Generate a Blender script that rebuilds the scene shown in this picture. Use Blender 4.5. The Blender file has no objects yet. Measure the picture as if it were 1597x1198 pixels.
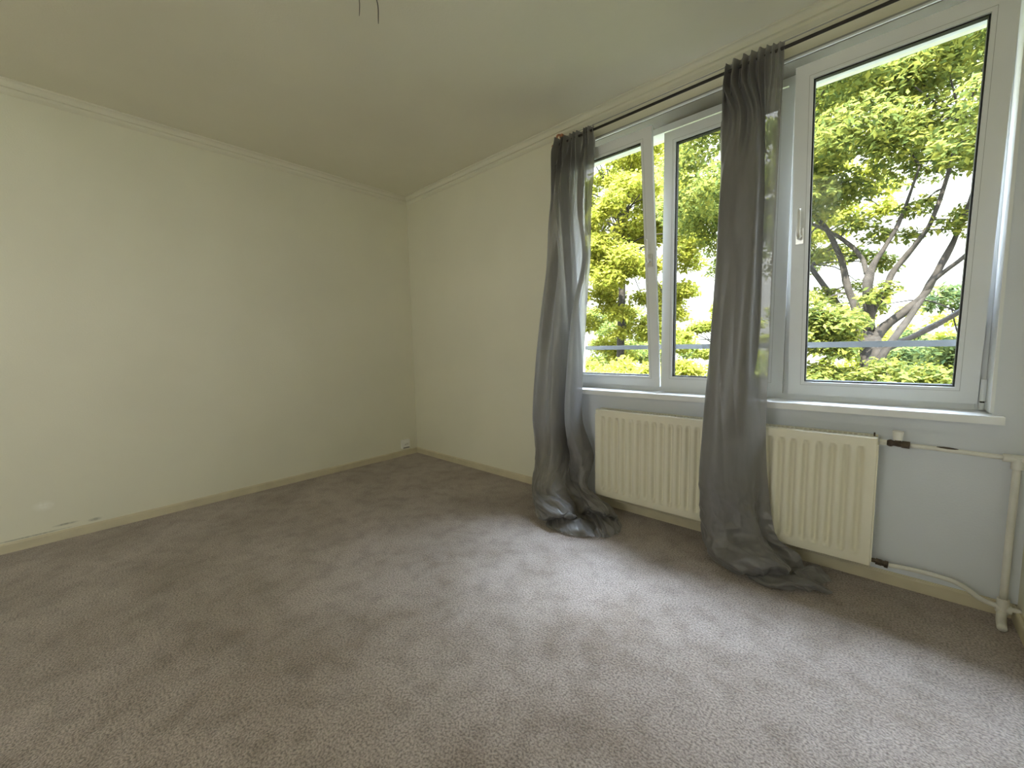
import bpy, bmesh, math, random
import numpy as np
from mathutils import Vector, Matrix, noise

random.seed(11)
rng = np.random.default_rng(11)
S = bpy.context.scene
COL = S.collection

# ------------------------------------------------------------------ camera
F_PX, YAW, PITCH, ROLL = 628.63, -0.740969, -0.0944629, -0.0208461
cam_d = bpy.data.cameras.new('camera')
cam = bpy.data.objects.new('camera', cam_d)
COL.objects.link(cam)
cam_d.sensor_fit = 'HORIZONTAL'
cam_d.sensor_width = 36.0
cam_d.lens = 36.0 * F_PX / 1597.0
cam_d.clip_start = 0.05
cam_d.clip_end = 200
fw = Vector((math.sin(YAW) * math.cos(PITCH), math.cos(YAW) * math.cos(PITCH), math.sin(PITCH)))
rt = Vector((math.cos(YAW), -math.sin(YAW), 0))
up = rt.cross(fw)
c_, s_ = math.cos(ROLL), math.sin(ROLL)
r2 = c_ * rt + s_ * up
u2 = -s_ * rt + c_ * up
m3 = Matrix((r2, u2, -fw)).transposed()
cam.matrix_world = Matrix.Translation((3.53211741, -2.37497041, 1.0863161)) @ m3.to_4x4()
S.camera = cam

# ------------------------------------------------------------------ world, sun, exposure
S.view_settings.view_transform = 'Standard'
S.view_settings.look = 'None'
S.view_settings.gamma = 1.0
S.view_settings.use_curve_mapping = False
S.view_settings.exposure = 0.10
S.cycles.max_bounces = 12
S.cycles.diffuse_bounces = 7
S.cycles.transparent_max_bounces = 24
S.cycles.sample_clamp_indirect = 8.0

SKY_STRENGTH = 85.0
world = bpy.data.worlds.new('sky')
S.world = world
world.use_nodes = True
wn = world.node_tree
wn.nodes.clear()
wo = wn.nodes.new('ShaderNodeOutputWorld')
bg = wn.nodes.new('ShaderNodeBackground')
tc = wn.nodes.new('ShaderNodeTexCoord')
sx = wn.nodes.new('ShaderNodeSeparateXYZ')
cr = wn.nodes.new('ShaderNodeValToRGB')
wn.links.new(tc.outputs['Generated'], sx.inputs[0])
side_boost = wn.nodes.new('ShaderNodeMath')
side_boost.operation = 'MULTIPLY'
side_boost.inputs[1].default_value = 0.60
hmax = wn.nodes.new('ShaderNodeMath')
hmax.operation = 'MAXIMUM'
wn.links.new(sx.outputs['X'], side_boost.inputs[0])
back_boost = wn.nodes.new('ShaderNodeMath')
back_boost.operation = 'MULTIPLY'
back_boost.inputs[1].default_value = -0.53
wn.links.new(sx.outputs['Y'], back_boost.inputs[0])
hm2 = wn.nodes.new('ShaderNodeMath')
hm2.operation = 'MAXIMUM'
wn.links.new(side_boost.outputs[0], hm2.inputs[0])
wn.links.new(back_boost.outputs[0], hm2.inputs[1])
wn.links.new(hm2.outputs[0], hmax.inputs[0])
wn.links.new(sx.outputs['Z'], hmax.inputs[1])
wn.links.new(hmax.outputs[0], cr.inputs[0])
wn.links.new(cr.outputs[0], bg.inputs['Color'])
wn.links.new(bg.outputs[0], wo.inputs[0])
# overcast sky: zenith far brighter than horizon; low sky boosted right and back for added windows
el = cr.color_ramp.elements
el[0].position = 0.0
el[0].color = (0.030, 0.030, 0.029, 1)
el[1].position = 0.95
el[1].color = (0.66, 0.79, 1.0, 1)
for p_, c_r in ((0.45, (0.032, 0.0325, 0.033, 1)), (0.66, (0.165, 0.164, 0.160, 1)), (0.78, (0.46, 0.55, 0.70, 1))):
    e = cr.color_ramp.elements.new(p_)
    e.color = c_r
side = wn.nodes.new('ShaderNodeMapRange')
side.inputs['From Min'].default_value = 0.9
side.inputs['From Max'].default_value = 0.2
side.inputs['To Min'].default_value = SKY_STRENGTH * 0.95
side.inputs['To Max'].default_value = SKY_STRENGTH
wn.links.new(sx.outputs['X'], side.inputs['Value'])
wn.links.new(side.outputs[0], bg.inputs['Strength'])

sun_d = bpy.data.lights.new('sun', 'SUN')
sun = bpy.data.objects.new('sun', sun_d)
COL.objects.link(sun)
sun_d.energy = 30.0
sun_d.color = (1.0, 0.93, 0.78)
sun_d.angle = math.radians(0.6)
sun_dir = Vector((0.03, -0.62, 0.78)).normalized()      # towards the sun: high, behind the house
sun.rotation_euler = sun_dir.to_track_quat('Z', 'Y').to_euler()
sun.location = (8, -4, 12)

# light portal in the window opening: guides sky sampling only, gives no light of its own
BY0, BY1, BZ0, BZ1 = -4.9, -3.5, 0.85, 2.30                   # added window in the right wall, unseen, for fill light
BX0, BX1 = 1.9, 3.1                                            # added window in the back wall, unseen, for fill light
for loc, rx, w_, h_ in (((2.845, 0.36, 1.58), -math.pi / 2, 2.03, 1.58), ((4.19, (BY0 + BY1) / 2, (BZ0 + BZ1) / 2), None, BY1 - BY0, BZ1 - BZ0),
                          (((BX0 + BX1) / 2, -5.22, (BZ0 + BZ1) / 2), math.pi / 2, BX1 - BX0, BZ1 - BZ0)):
    pd = bpy.data.lights.new('window_portal', 'AREA')
    po = bpy.data.objects.new('window_portal', pd)
    COL.objects.link(po)
    pd.shape = 'RECTANGLE'
    pd.size = w_
    pd.size_y = h_
    pd.cycles.is_portal = True
    po.location = loc
    po.rotation_euler = (rx, 0, 0) if rx is not None else (math.pi / 2, 0, math.pi / 2)

# ------------------------------------------------------------------ materials
def mat(name):
    m = bpy.data.materials.new(name)
    m.use_nodes = True
    nt = m.node_tree
    return m, nt, nt.nodes['Principled BSDF'], nt.nodes['Material Output']

def N(nt, t, **kw):
    n = nt.nodes.new(t)
    for k, v in kw.items():
        setattr(n, k, v)
    return n

def simple(name, col, rough=0.5, metal=0.0, var=0.04, scale=8.0, bump=0.0, bscale=200.0, spec=0.5):
    m, nt, b, o = mat(name)
    t = N(nt, 'ShaderNodeTexCoord')
    nz = N(nt, 'ShaderNodeTexNoise')
    nz.inputs['Scale'].default_value = scale
    nz.inputs['Detail'].default_value = 5
    nt.links.new(t.outputs['Object'], nz.inputs['Vector'])
    rp = N(nt, 'ShaderNodeValToRGB')
    rp.color_ramp.elements[0].position = 0.3
    rp.color_ramp.elements[1].position = 0.7
    rp.color_ramp.elements[0].color = tuple(c * (1 - var) for c in col) + (1,)
    rp.color_ramp.elements[1].color = tuple(min(1, c * (1 + var)) for c in col) + (1,)
    nt.links.new(nz.outputs['Fac'], rp.inputs[0])
    nt.links.new(rp.outputs[0], b.inputs['Base Color'])
    b.inputs['Roughness'].default_value = rough
    b.inputs['Metallic'].default_value = metal
    b.inputs['Specular IOR Level'].default_value = spec
    if bump:
        n2 = N(nt, 'ShaderNodeTexNoise')
        n2.inputs['Scale'].default_value = bscale
        n2.inputs['Detail'].default_value = 3
        nt.links.new(t.outputs['Object'], n2.inputs['Vector'])
        bp = N(nt, 'ShaderNodeBump')
        bp.inputs['Strength'].default_value = bump
        bp.inputs['Distance'].default_value = 0.004
        nt.links.new(n2.outputs['Fac'], bp.inputs['Height'])
        nt.links.new(bp.outputs[0], b.inputs['Normal'])
    return m

def blob_mask(nt, pos, stops):
    """1 inside soft elongated spots: stops = (centre, radii)"""
    out = None
    for c, r in stops:
        mp = N(nt, 'ShaderNodeVectorMath', operation='SUBTRACT')
        mp.inputs[1].default_value = c
        nt.links.new(pos, mp.inputs[0])
        dv = N(nt, 'ShaderNodeVectorMath', operation='DIVIDE')
        dv.inputs[1].default_value = r
        nt.links.new(mp.outputs[0], dv.inputs[0])
        ln = N(nt, 'ShaderNodeVectorMath', operation='LENGTH')
        nt.links.new(dv.outputs[0], ln.inputs[0])
        mr = N(nt, 'ShaderNodeMapRange')
        mr.inputs['From Min'].default_value = 0.3
        mr.inputs['From Max'].default_value = 1.0
        mr.inputs['To Min'].default_value = 1.0
        mr.inputs['To Max'].default_value = 0.0
        nt.links.new(ln.outputs['Value'], mr.inputs['Value'])
        if out is None:
            out = mr.outputs[0]
        else:
            mx = N(nt, 'ShaderNodeMath', operation='MAXIMUM')
            nt.links.new(out, mx.inputs[0])
            nt.links.new(mr.outputs[0], mx.inputs[1])
            out = mx.outputs[0]
    return out

def wall_paint(name, col, dark=None, light=None):
    m, nt, b, o = mat(name)
    g = N(nt, 'ShaderNodeNewGeometry')
    nz = N(nt, 'ShaderNodeTexNoise')
    nz.inputs['Scale'].default_value = 1.6
    nz.inputs['Detail'].default_value = 4
    nt.links.new(g.outputs['Position'], nz.inputs['Vector'])
    rp = N(nt, 'ShaderNodeValToRGB')
    rp.color_ramp.elements[0].position = 0.35
    rp.color_ramp.elements[1].position = 0.65
    rp.color_ramp.elements[0].color = tuple(c * 0.975 for c in col) + (1,)
    rp.color_ramp.elements[1].color = tuple(min(1, c * 1.02) for c in col) + (1,)
    nt.links.new(nz.outputs['Fac'], rp.inputs[0])
    last = rp.outputs[0]
    for stops, c2, brk in ((dark, (0.20, 0.20, 0.16), 0.75), (light, (0.95, 0.94, 0.86), 0.5)):
        if not stops:
            continue
        mk = blob_mask(nt, g.outputs['Position'], stops)
        n3 = N(nt, 'ShaderNodeTexNoise')
        n3.inputs['Scale'].default_value = 60
        nt.links.new(g.outputs['Position'], n3.inputs['Vector'])
        ml = N(nt, 'ShaderNodeMath', operation='MULTIPLY')
        nt.links.new(mk, ml.inputs[0])
        nt.links.new(n3.outputs['Fac'], ml.inputs[1])
        mx = N(nt, 'ShaderNodeMix', data_type='RGBA')
        nt.links.new(ml.outputs[0], mx.inputs['Factor'])
        nt.links.new(last, mx.inputs['A'])
        mx.inputs['B'].default_value = c2 + (1,)
        last = mx.outputs['Result']
    nt.links.new(last, b.inputs['Base Color'])
    b.inputs['Roughness'].default_value = 0.75
    b.inputs['Specular IOR Level'].default_value = 0.25
    n2 = N(nt, 'ShaderNodeTexNoise')
    n2.inputs['Scale'].default_value = 130
    n2.inputs['Detail'].default_value = 4
    nt.links.new(g.outputs['Position'], n2.inputs['Vector'])
    bp = N(nt, 'ShaderNodeBump')
    bp.inputs['Strength'].default_value = 0.22
    bp.inputs['Distance'].default_value = 0.003
    nt.links.new(n2.outputs['Fac'], bp.inputs['Height'])
    nt.links.new(bp.outputs[0], b.inputs['Normal'])
    return m

WALL_COL = (0.79, 0.765, 0.635)
M_wall = wall_paint('wall_paint', WALL_COL,
                    dark=[((0, -2.47, 0.087), (0.05, 0.06, 0.008)), ((0, -2.35, 0.075), (0.05, 0.035, 0.012)),
                          ((0, -2.60, 0.062), (0.05, 0.20, 0.006))],
                    light=[((0, -2.545, 0.222), (0.05, 0.05, 0.035))])
M_wall_far = wall_paint('window_wall_paint', WALL_COL)
M_parapet = wall_paint('parapet_cool_light_tint', (0.70, 0.725, 0.775))  # bluish light on this part of the wall is put into the colour
M_ceiling = wall_paint('ceiling_paint', (0.78, 0.755, 0.635))
M_upvc = simple('white_window_plastic', (0.78, 0.795, 0.80), 0.32, var=0.02, scale=5)
M_sill = simple('white_lacquered_sill', (0.82, 0.83, 0.84), 0.3, var=0.03, scale=12)
M_trim = simple('cream_gloss_paint', (0.62, 0.555, 0.40), 0.45, var=0.07, scale=9)
M_rad = simple('ivory_radiator_enamel', (0.81, 0.765, 0.62), 0.35, var=0.02, scale=6)
M_pipe = simple('off_white_pipe_paint', (0.72, 0.70, 0.64), 0.4, var=0.06, scale=20, bump=0.2, bscale=60)
M_valve = simple('tarnished_valve_metal', (0.10, 0.075, 0.055), 0.5, metal=0.6, var=0.4, scale=60, bump=0.4, bscale=120)
M_knobw = simple('white_knob_plastic', (0.82, 0.80, 0.75), 0.4)
M_dark = simple('black_rubber_gasket', (0.012, 0.012, 0.012), 0.6)
M_soffit_shade = simple('taupe_lintel_shade', (0.22, 0.20, 0.155), 0.7)  # shade under the lintel put into the colour
M_seam = simple('grey_seam', (0.35, 0.35, 0.34), 0.6)
M_rod = simple('dark_steel_rod', (0.035, 0.030, 0.027), 0.4, metal=0.5, var=0.2, scale=20)
M_copper = simple('copper_bracket', (0.55, 0.26, 0.16), 0.35, metal=0.6, var=0.2, scale=30)
M_handle = simple('handle_metal', (0.72, 0.70, 0.66), 0.25, metal=0.3)
M_rail = simple('galvanised_rail', (0.13, 0.13, 0.128), 0.6, metal=0.0, var=0.08)
M_socket = simple('socket_plastic', (0.88, 0.87, 0.82), 0.4)
M_meter = simple('grey_meter_plastic', (0.42, 0.42, 0.40), 0.45)
M_wire = simple('dark_wire', (0.06, 0.05, 0.035), 0.6)
M_outer = simple('outer_render', (0.40, 0.39, 0.36), 0.9, var=0.1, bump=0.5, bscale=60)
M_bark = simple('grey_bark', (0.030, 0.025, 0.022), 0.9, var=0.45, scale=14, bump=0.9, bscale=30)
M_ground = simple('grass_ground', (0.028, 0.030, 0.012), 0.95, var=0.5, scale=1.2)

def carpet_mat():
    m, nt, b, o = mat('taupe_carpet')
    g = N(nt, 'ShaderNodeNewGeometry')
    big = N(nt, 'ShaderNodeTexNoise')
    big.inputs['Scale'].default_value = 2.2
    big.inputs['Detail'].default_value = 6
    big.inputs['Roughness'].default_value = 0.62
    nt.links.new(g.outputs['Position'], big.inputs['Vector'])
    mid = N(nt, 'ShaderNodeTexNoise')
    mid.inputs['Scale'].default_value = 11
    mid.inputs['Detail'].default_value = 5
    nt.links.new(g.outputs['Position'], mid.inputs['Vector'])
    fine = N(nt, 'ShaderNodeTexNoise')
    fine.inputs['Scale'].default_value = 150
    fine.inputs['Detail'].default_value = 3
    nt.links.new(g.outputs['Position'], fine.inputs['Vector'])
    r1 = N(nt, 'ShaderNodeValToRGB')
    r1.color_ramp.elements[0].position = 0.34
    r1.color_ramp.elements[0].color = (0.245, 0.192, 0.158, 1)
    r1.color_ramp.elements[1].position = 0.60
    r1.color_ramp.elements[1].color = (0.345, 0.286, 0.255, 1)
    nt.links.new(big.outputs['Fac'], r1.inputs[0])
    r2_ = N(nt, 'ShaderNodeValToRGB')
    r2_.color_ramp.elements[0].position = 0.36
    r2_.color_ramp.elements[0].color = (0.86, 0.85, 0.84, 1)
    r2_.color_ramp.elements[1].position = 0.52
    r2_.color_ramp.elements[1].color = (1.05, 1.05, 1.06, 1)
    nt.links.new(mid.outputs['Fac'], r2_.inputs[0])
    r3 = N(nt, 'ShaderNodeValToRGB')
    r3.color_ramp.elements[0].position = 0.33
    r3.color_ramp.elements[0].color = (0.55, 0.55, 0.55, 1)
    r3.color_ramp.elements[1].position = 0.62
    r3.color_ramp.elements[1].color = (1.35, 1.35, 1.35, 1)
    nt.links.new(fine.outputs['Fac'], r3.inputs[0])
    a = N(nt, 'ShaderNodeMix', data_type='RGBA', blend_type='MULTIPLY')
    a.inputs['Factor'].default_value = 1
    nt.links.new(r1.outputs[0], a.inputs['A'])
    nt.links.new(r2_.outputs[0], a.inputs['B'])
    c = N(nt, 'ShaderNodeMix', data_type='RGBA', blend_type='MULTIPLY')
    c.inputs['Factor'].default_value = 1
    nt.links.new(a.outputs['Result'], c.inputs['A'])
    nt.links.new(r3.outputs[0], c.inputs['B'])
    nt.links.new(c.outputs['Result'], b.inputs['Base Color'])
    b.inputs['Roughness'].default_value = 0.95
    b.inputs['Specular IOR Level'].default_value = 0.15
    b.inputs['Sheen Weight'].default_value = 0.35
    b.inputs['Sheen Roughness'].default_value = 0.5
    bp = N(nt, 'ShaderNodeBump')
    bp.inputs['Strength'].default_value = 0.9
    bp.inputs['Distance'].default_value = 0.006
    nt.links.new(fine.outputs['Fac'], bp.inputs['Height'])
    bp2 = N(nt, 'ShaderNodeBump')
    bp2.inputs['Strength'].default_value = 0.35
    bp2.inputs['Distance'].default_value = 0.02
    nt.links.new(mid.outputs['Fac'], bp2.inputs['Height'])
    nt.links.new(bp2.outputs[0], bp.inputs['Normal'])
    nt.links.new(bp.outputs[0], b.inputs['Normal'])
    return m
M_carpet = carpet_mat()

def glass_mat():
    m, nt, b, o = mat('window_glass')
    nt.nodes.remove(b)
    tr = N(nt, 'ShaderNodeBsdfTransparent')
    tr.inputs[0].default_value = (0.93, 0.95, 0.94, 1)
    gl = N(nt, 'ShaderNodeBsdfGlossy')
    gl.inputs['Roughness'].default_value = 0.01
    fr = N(nt, 'ShaderNodeFresnel')
    fr.inputs[0].default_value = 1.15
    mx = N(nt, 'ShaderNodeMixShader')
    nt.links.new(fr.outputs[0], mx.inputs[0])
    nt.links.new(tr.outputs[0], mx.inputs[1])
    nt.links.new(gl.outputs[0], mx.inputs[2])
    nt.links.new(mx.outputs[0], o.inputs[0])
    return m
M_glass = glass_mat()

def fabric_mat():
    m, nt, b, o = mat('grey_satin_curtain_fabric')
    t = N(nt, 'ShaderNodeTexCoord')
    wv = N(nt, 'ShaderNodeTexNoise')
    wv.inputs['Scale'].default_value = 60
    wv.inputs['Detail'].default_value = 4
    mpg = N(nt, 'ShaderNodeMapping')
    mpg.inputs['Scale'].default_value = (1, 1, 0.2)
    nt.links.new(t.outputs['Object'], mpg.inputs[0])
    nt.links.new(mpg.outputs[0], wv.inputs['Vector'])
    rp = N(nt, 'ShaderNodeValToRGB')
    rp.color_ramp.elements[0].color = (0.165, 0.154, 0.150, 1)
    rp.color_ramp.elements[1].color = (0.225, 0.213, 0.211, 1)
    nt.links.new(wv.outputs['Fac'], rp.inputs[0])
    nt.links.new(rp.outputs[0], b.inputs['Base Color'])
    b.inputs['Roughness'].default_value = 0.36
    b.inputs['Specular IOR Level'].default_value = 0.65
    b.inputs['Sheen Weight'].default_value = 0.2
    bp = N(nt, 'ShaderNodeBump')
    bp.inputs['Strength'].default_value = 0.12
    bp.inputs['Distance'].default_value = 0.004
    nt.links.new(wv.outputs['Fac'], bp.inputs['Height'])
    cr_ = N(nt, 'ShaderNodeTexNoise')
    cr_.inputs['Scale'].default_value = 9
    cr_.inputs['Detail'].default_value = 3
    cr_.inputs['Distortion'].default_value = 0.6
    nt.links.new(t.outputs['Object'], cr_.inputs['Vector'])
    bp2 = N(nt, 'ShaderNodeBump')
    bp2.inputs['Strength'].default_value = 0.22
    bp2.inputs['Distance'].default_value = 0.012
    nt.links.new(cr_.outputs['Fac'], bp2.inputs['Height'])
    nt.links.new(bp2.outputs[0], bp.inputs['Normal'])
    nt.links.new(bp.outputs[0], b.inputs['Normal'])
    tl = N(nt, 'ShaderNodeBsdfTranslucent')
    tl.inputs[0].default_value = (0.40, 0.375, 0.34, 1)
    tp = N(nt, 'ShaderNodeBsdfTransparent')
    m1 = N(nt, 'ShaderNodeMixShader')
    m1.inputs[0].default_value = 0.15
    nt.links.new(b.outputs[0], m1.inputs[1])
    nt.links.new(tl.outputs[0], m1.inputs[2])
    m2 = N(nt, 'ShaderNodeMixShader')
    m2.inputs[0].default_value = 0.11
    nt.links.new(m1.outputs[0], m2.inputs[1])
    nt.links.new(tp.outputs[0], m2.inputs[2])
    nt.links.new(m2.outputs[0], o.inputs[0])
    return m
M_fabric = fabric_mat()

def leaf_mat(name, c0, c1, c2, trans=0.5):
    m, nt, b, o = mat(name)
    nt.nodes.remove(b)
    g = N(nt, 'ShaderNodeNewGeometry')
    rp = N(nt, 'ShaderNodeValToRGB')
    rp.color_ramp.elements[0].color = c0 + (1,)
    rp.color_ramp.elements[1].color = c2 + (1,)
    e = rp.color_ramp.elements.new(0.5)
    e.color = c1 + (1,)
    nt.links.new(g.outputs['Random Per Island'], rp.inputs[0])
    df = N(nt, 'ShaderNodeBsdfDiffuse')
    tl = N(nt, 'ShaderNodeBsdfTranslucent')
    nt.links.new(rp.outputs[0], df.inputs[0])
    nt.links.new(rp.outputs[0], tl.inputs[0])
    mx = N(nt, 'ShaderNodeMixShader')
    mx.inputs[0].default_value = trans
    nt.links.new(df.outputs[0], mx.inputs[1])
    nt.links.new(tl.outputs[0], mx.inputs[2])
    nt.links.new(mx.outputs[0], o.inputs[0])
    return m
M_leaf = leaf_mat('cherry_leaves', (0.090, 0.125, 0.042), (0.175, 0.200, 0.048), (0.280, 0.280, 0.060))
M_leaf_y = leaf_mat('yellow_green_leaves', (0.150, 0.175, 0.030), (0.260, 0.265, 0.036), (0.370, 0.355, 0.075))
M_leaf_d = leaf_mat('dark_green_leaves', (0.050, 0.078, 0.034), (0.100, 0.130, 0.044), (0.170, 0.185, 0.055))

# ------------------------------------------------------------------ mesh helpers
def new_obj(name, bm, m, parent=None, smooth=False, bevel=0.0, segs=2, angle=None):
    if bevel:
        es = [e for e in bm.edges if len(e.link_faces) == 2 and e.calc_face_angle(0) > 0.5]
        bmesh.ops.bevel(bm, geom=es, offset=bevel, segments=segs, profile=0.5, affect='EDGES', clamp_overlap=True)
    bmesh.ops.recalc_face_normals(bm, faces=bm.faces[:])
    me = bpy.data.meshes.new(name)
    bm.to_mesh(me)
    bm.free()
    me.materials.append(m)
    o = bpy.data.objects.new(name, me)
    COL.objects.link(o)
    if smooth:
        me.polygons.foreach_set('use_smooth', [True] * len(me.polygons))
        if angle:
            me.set_sharp_from_angle(angle=angle)
    if parent:
        o.parent = parent
        o.matrix_parent_inverse = parent.matrix_basis.inverted()   # geometry is written in world coordinates
    return o

def box(bm, x0, x1, y0, y1, z0, z1):
    vs = [bm.verts.new((x, y, z)) for x in (x0, x1) for y in (y0, y1) for z in (z0, z1)]
    for f in ((0, 1, 3, 2), (4, 6, 7, 5), (0, 4, 5, 1), (2, 3, 7, 6), (0, 2, 6, 4), (1, 5, 7, 3)):
        bm.faces.new([vs[i] for i in f])

def boxes(name, lst, m, parent=None, bevel=0.0, **kw):
    bm = bmesh.new()
    for b in lst:
        box(bm, *b)
    return new_obj(name, bm, m, parent, bevel=bevel, **kw)

def cyl(bm, a, b, ra, rb=None, n=20, cap=True):
    rb = ra if rb is None else rb
    a, b = Vector(a), Vector(b)
    d = (b - a).normalized()
    t = d.orthogonal().normalized()
    w = d.cross(t)
    R = []
    for p, r in ((a, ra), (b, rb)):
        R.append([bm.verts.new(p + r * (math.cos(k * 2 * math.pi / n) * t + math.sin(k * 2 * math.pi / n) * w)) for k in range(n)])
    for k in range(n):
        bm.faces.new((R[0][k], R[0][(k + 1) % n], R[1][(k + 1) % n], R[1][k]))
    if cap:
        bm.faces.new(R[0][::-1])
        bm.faces.new(R[1])

def catmull(P, per=8):
    P = [Vector(p) for p in P]
    out = []
    for i in range(len(P) - 1):
        p0, p1, p2, p3 = P[max(i - 1, 0)], P[i], P[i + 1], P[min(i + 2, len(P) - 1)]
        for k in range(per):
            t = k / per
            out.append(0.5 * ((2 * p1) + (p2 - p0) * t + (2 * p0 - 5 * p1 + 4 * p2 - p3) * t * t + (3 * p1 - p0 - 3 * p2 + p3) * t ** 3))
    out.append(P[-1])
    return out

def tube(bm, P, R, n=14, per=6, wob=0.0):
    """smooth tube through P; R radius or a list of radii (one per point)"""
    if not isinstance(R, (list, tuple)):
        R = [R] * len(P)
    Q = catmull(P, per)
    RR = catmull([(r, 0, 0) for r in R], per)
    rings = []
    t = None
    for i, q in enumerate(Q):
        d = (Q[min(i + 1, len(Q) - 1)] - Q[max(i - 1, 0)]).normalized()
        t = d.orthogonal().normalized() if t is None else (t - d * t.dot(d)).normalized()
        w = d.cross(t)
        ring = []
        for k in range(n):
            a = k * 2 * math.pi / n
            r = max(RR[i].x, 0.0005)
            if wob:
                r *= 1 + wob * noise.noise(q * 6 + Vector((math.cos(a), math.sin(a), 0)))
            ring.append(bm.verts.new(q + r * (math.cos(a) * t + math.sin(a) * w)))
        rings.append(ring)
    for i in range(len(rings) - 1):
        for k in range(n):
            bm.faces.new((rings[i][k], rings[i][(k + 1) % n], rings[i + 1][(k + 1) % n], rings[i + 1][k]))
    bm.faces.new(rings[0][::-1])
    bm.faces.new(rings[-1])

def thing(name, loc, label, cat, group=None):
    o = bpy.data.objects.new(name, None)
    COL.objects.link(o)
    o.location = loc
    o.empty_display_size = 0.1
    tag(o, label, cat, group)
    bpy.context.view_layer.update()
    return o

def tag(o, label, cat, group=None):
    o['label'] = label
    o['category'] = cat
    if group:
        o['group'] = group
    return o

def struct(o, label=None, cat=None):
    o['kind'] = 'structure'
    if label:
        o['label'] = label
    if cat:
        o['category'] = cat
    return o

# ------------------------------------------------------------------ room shell
XR, YB, H = 3.968, -5.0, 2.55
OX0, OX1, OZ0, OZ1, WT = 1.83, 3.86, 0.775, 2.378, 0.34        # window opening
T = 0.2
struct(boxes('floor', [(-T, XR + T, YB - T, WT, -0.2, 0.0)], M_carpet), 'worn taupe carpet covering the whole floor', 'floor')
struct(boxes('ceiling', [(-T, XR + T, YB - T, WT, H, H + 0.25)], M_ceiling), 'plain off-white ceiling', 'ceiling')
struct(boxes('wall_left', [(-T, 0, YB - T, WT, 0, H)], M_wall), 'long bare off-white wall on the left with small scuffs', 'wall')
struct(boxes('wall_right', [(XR, XR + T, YB - T, BY0, 0, H), (XR, XR + T, BY1, WT, 0, H), (XR, XR + T, BY0, BY1, 0, BZ0), (XR, XR + T, BY0, BY1, BZ1, H)], M_wall_far), 'sliver of wall at the right corner behind the pipe', 'wall')
struct(boxes('wall_back', [(0, BX0, YB - T, YB, 0, H), (BX1, XR, YB - T, YB, 0, H), (BX0, BX1, YB - T, YB, 0, BZ0), (BX0, BX1, YB - T, YB, BZ1, H)], M_wall_far), 'off-white wall behind the camera', 'wall')
wf = boxes('wall_window', [(0, OX0, 0, WT, 0, H), (OX0, XR, 0, WT, OZ1, H)], M_wall_far)
struct(wf, 'off-white wall around the windows', 'wall')
bm = bmesh.new()
box(bm, OX0, XR, 0, WT, 0, OZ0)
box(bm, OX1, XR, 0, WT, OZ0, OZ1)
struct(new_obj('wall_parapet', bm, M_parapet), 'wall under the window sill and right of the window, bluish light put into its colour', 'wall')
# batten ledge right under the sill
struct(boxes('trim_1', [(OX0, 3.86, -0.012, 0.0, 0.703, 0.748)], M_parapet, bevel=0.002), 'narrow ledge on the wall under the window sill', 'ledge')

def extrude_profile(prof, A, B, out):
    """prof: list of (distance from wall, z); A->B along the wall, out = unit vector away from the wall"""
    bm = bmesh.new()
    A, B, out = Vector(A), Vector(B), Vector(out)
    ra = [bm.verts.new(A + out * d + Vector((0, 0, z))) for d, z in prof]
    rb = [bm.verts.new(B + out * d + Vector((0, 0, z))) for d, z in prof]
    n = len(prof)
    for i in range(n):
        bm.faces.new((ra[i], ra[(i + 1) % n], rb[(i + 1) % n], rb[i]))
    bm.faces.new(ra[::-1])
    bm.faces.new(rb)
    return bm

# stepped plaster cornice
prof = [(0, H), (0.052, H), (0.052, H - 0.008)]
prof += [(0.052 - 0.022 * math.sin(a), H - 0.008 - 0.022 * (1 - math.cos(a))) for a in [k * math.pi / 12 for k in range(1, 7)]]
prof += [(0.030, H - 0.036), (0.018, H - 0.038), (0.018, H - 0.052), (0.010, H - 0.062), (0.0, H - 0.066)]
for nm, A, B, o_, lb in (('trim_2', (0, YB, 0), (0, 0, 0), (1, 0, 0), 'plaster cornice along the left wall'),
                         ('trim_3', (0, 0, 0), (XR, 0, 0), (0, -1, 0), 'plaster cornice above the windows'),
                         ('trim_4', (XR, YB, 0), (XR, 0, 0), (-1, 0, 0), 'plaster cornice along the right wall')):
    struct(new_obj(nm, extrude_profile(prof, A, B, o_), M_ceiling, smooth=True, angle=0.6), lb, 'cornice')
# baseboards
bp_ = [(0, 0), (0.015, 0), (0.015, 0.046), (0.013, 0.050), (0.008, 0.052), (0.007, 0.055), (0, 0.055)]
for nm, A, B, o_ in (('baseboard_left', (0, YB, 0), (0, 0, 0), (1, 0, 0)),
                     ('baseboard_window', (0, 0, 0), (XR, 0, 0), (0, -1, 0)),
                     ('baseboard_right', (XR, YB, 0), (XR, 0, 0), (-1, 0, 0))):
    struct(new_obj(nm, extrude_profile(bp_, A, B, o_), M_trim), 'low cream painted baseboard', 'baseboard')

# ------------------------------------------------------------------ window
FY = 0.13           # inner face of the fixed frame
win = bpy.data.objects.new('window_1', None)
COL.objects.link(win)
win.location = (2.845, FY, OZ0)
struct(win, 'white plastic window of three lights, the outer two tilted open', 'window')
bpy.context.view_layer.update()
def strips(z0, z1, x0, x1, w, y0, y1):
    return [(x0, x0 + w, y0, y1, z0, z1), (x1 - w, x1, y0, y1, z0, z1),
            (x0 + w, x1 - w, y0, y1, z0, z0 + w), (x0 + w, x1 - w, y0, y1, z1 - w, z1)]
fr = strips(OZ0, OZ1, OX0, OX1, 0.042, FY, FY + 0.07) + [(3.135, 3.215, FY, FY + 0.07, OZ0 + 0.042, OZ1 - 0.042)]
boxes('window_frame', fr, M_upvc, win, bevel=0.004)
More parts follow.
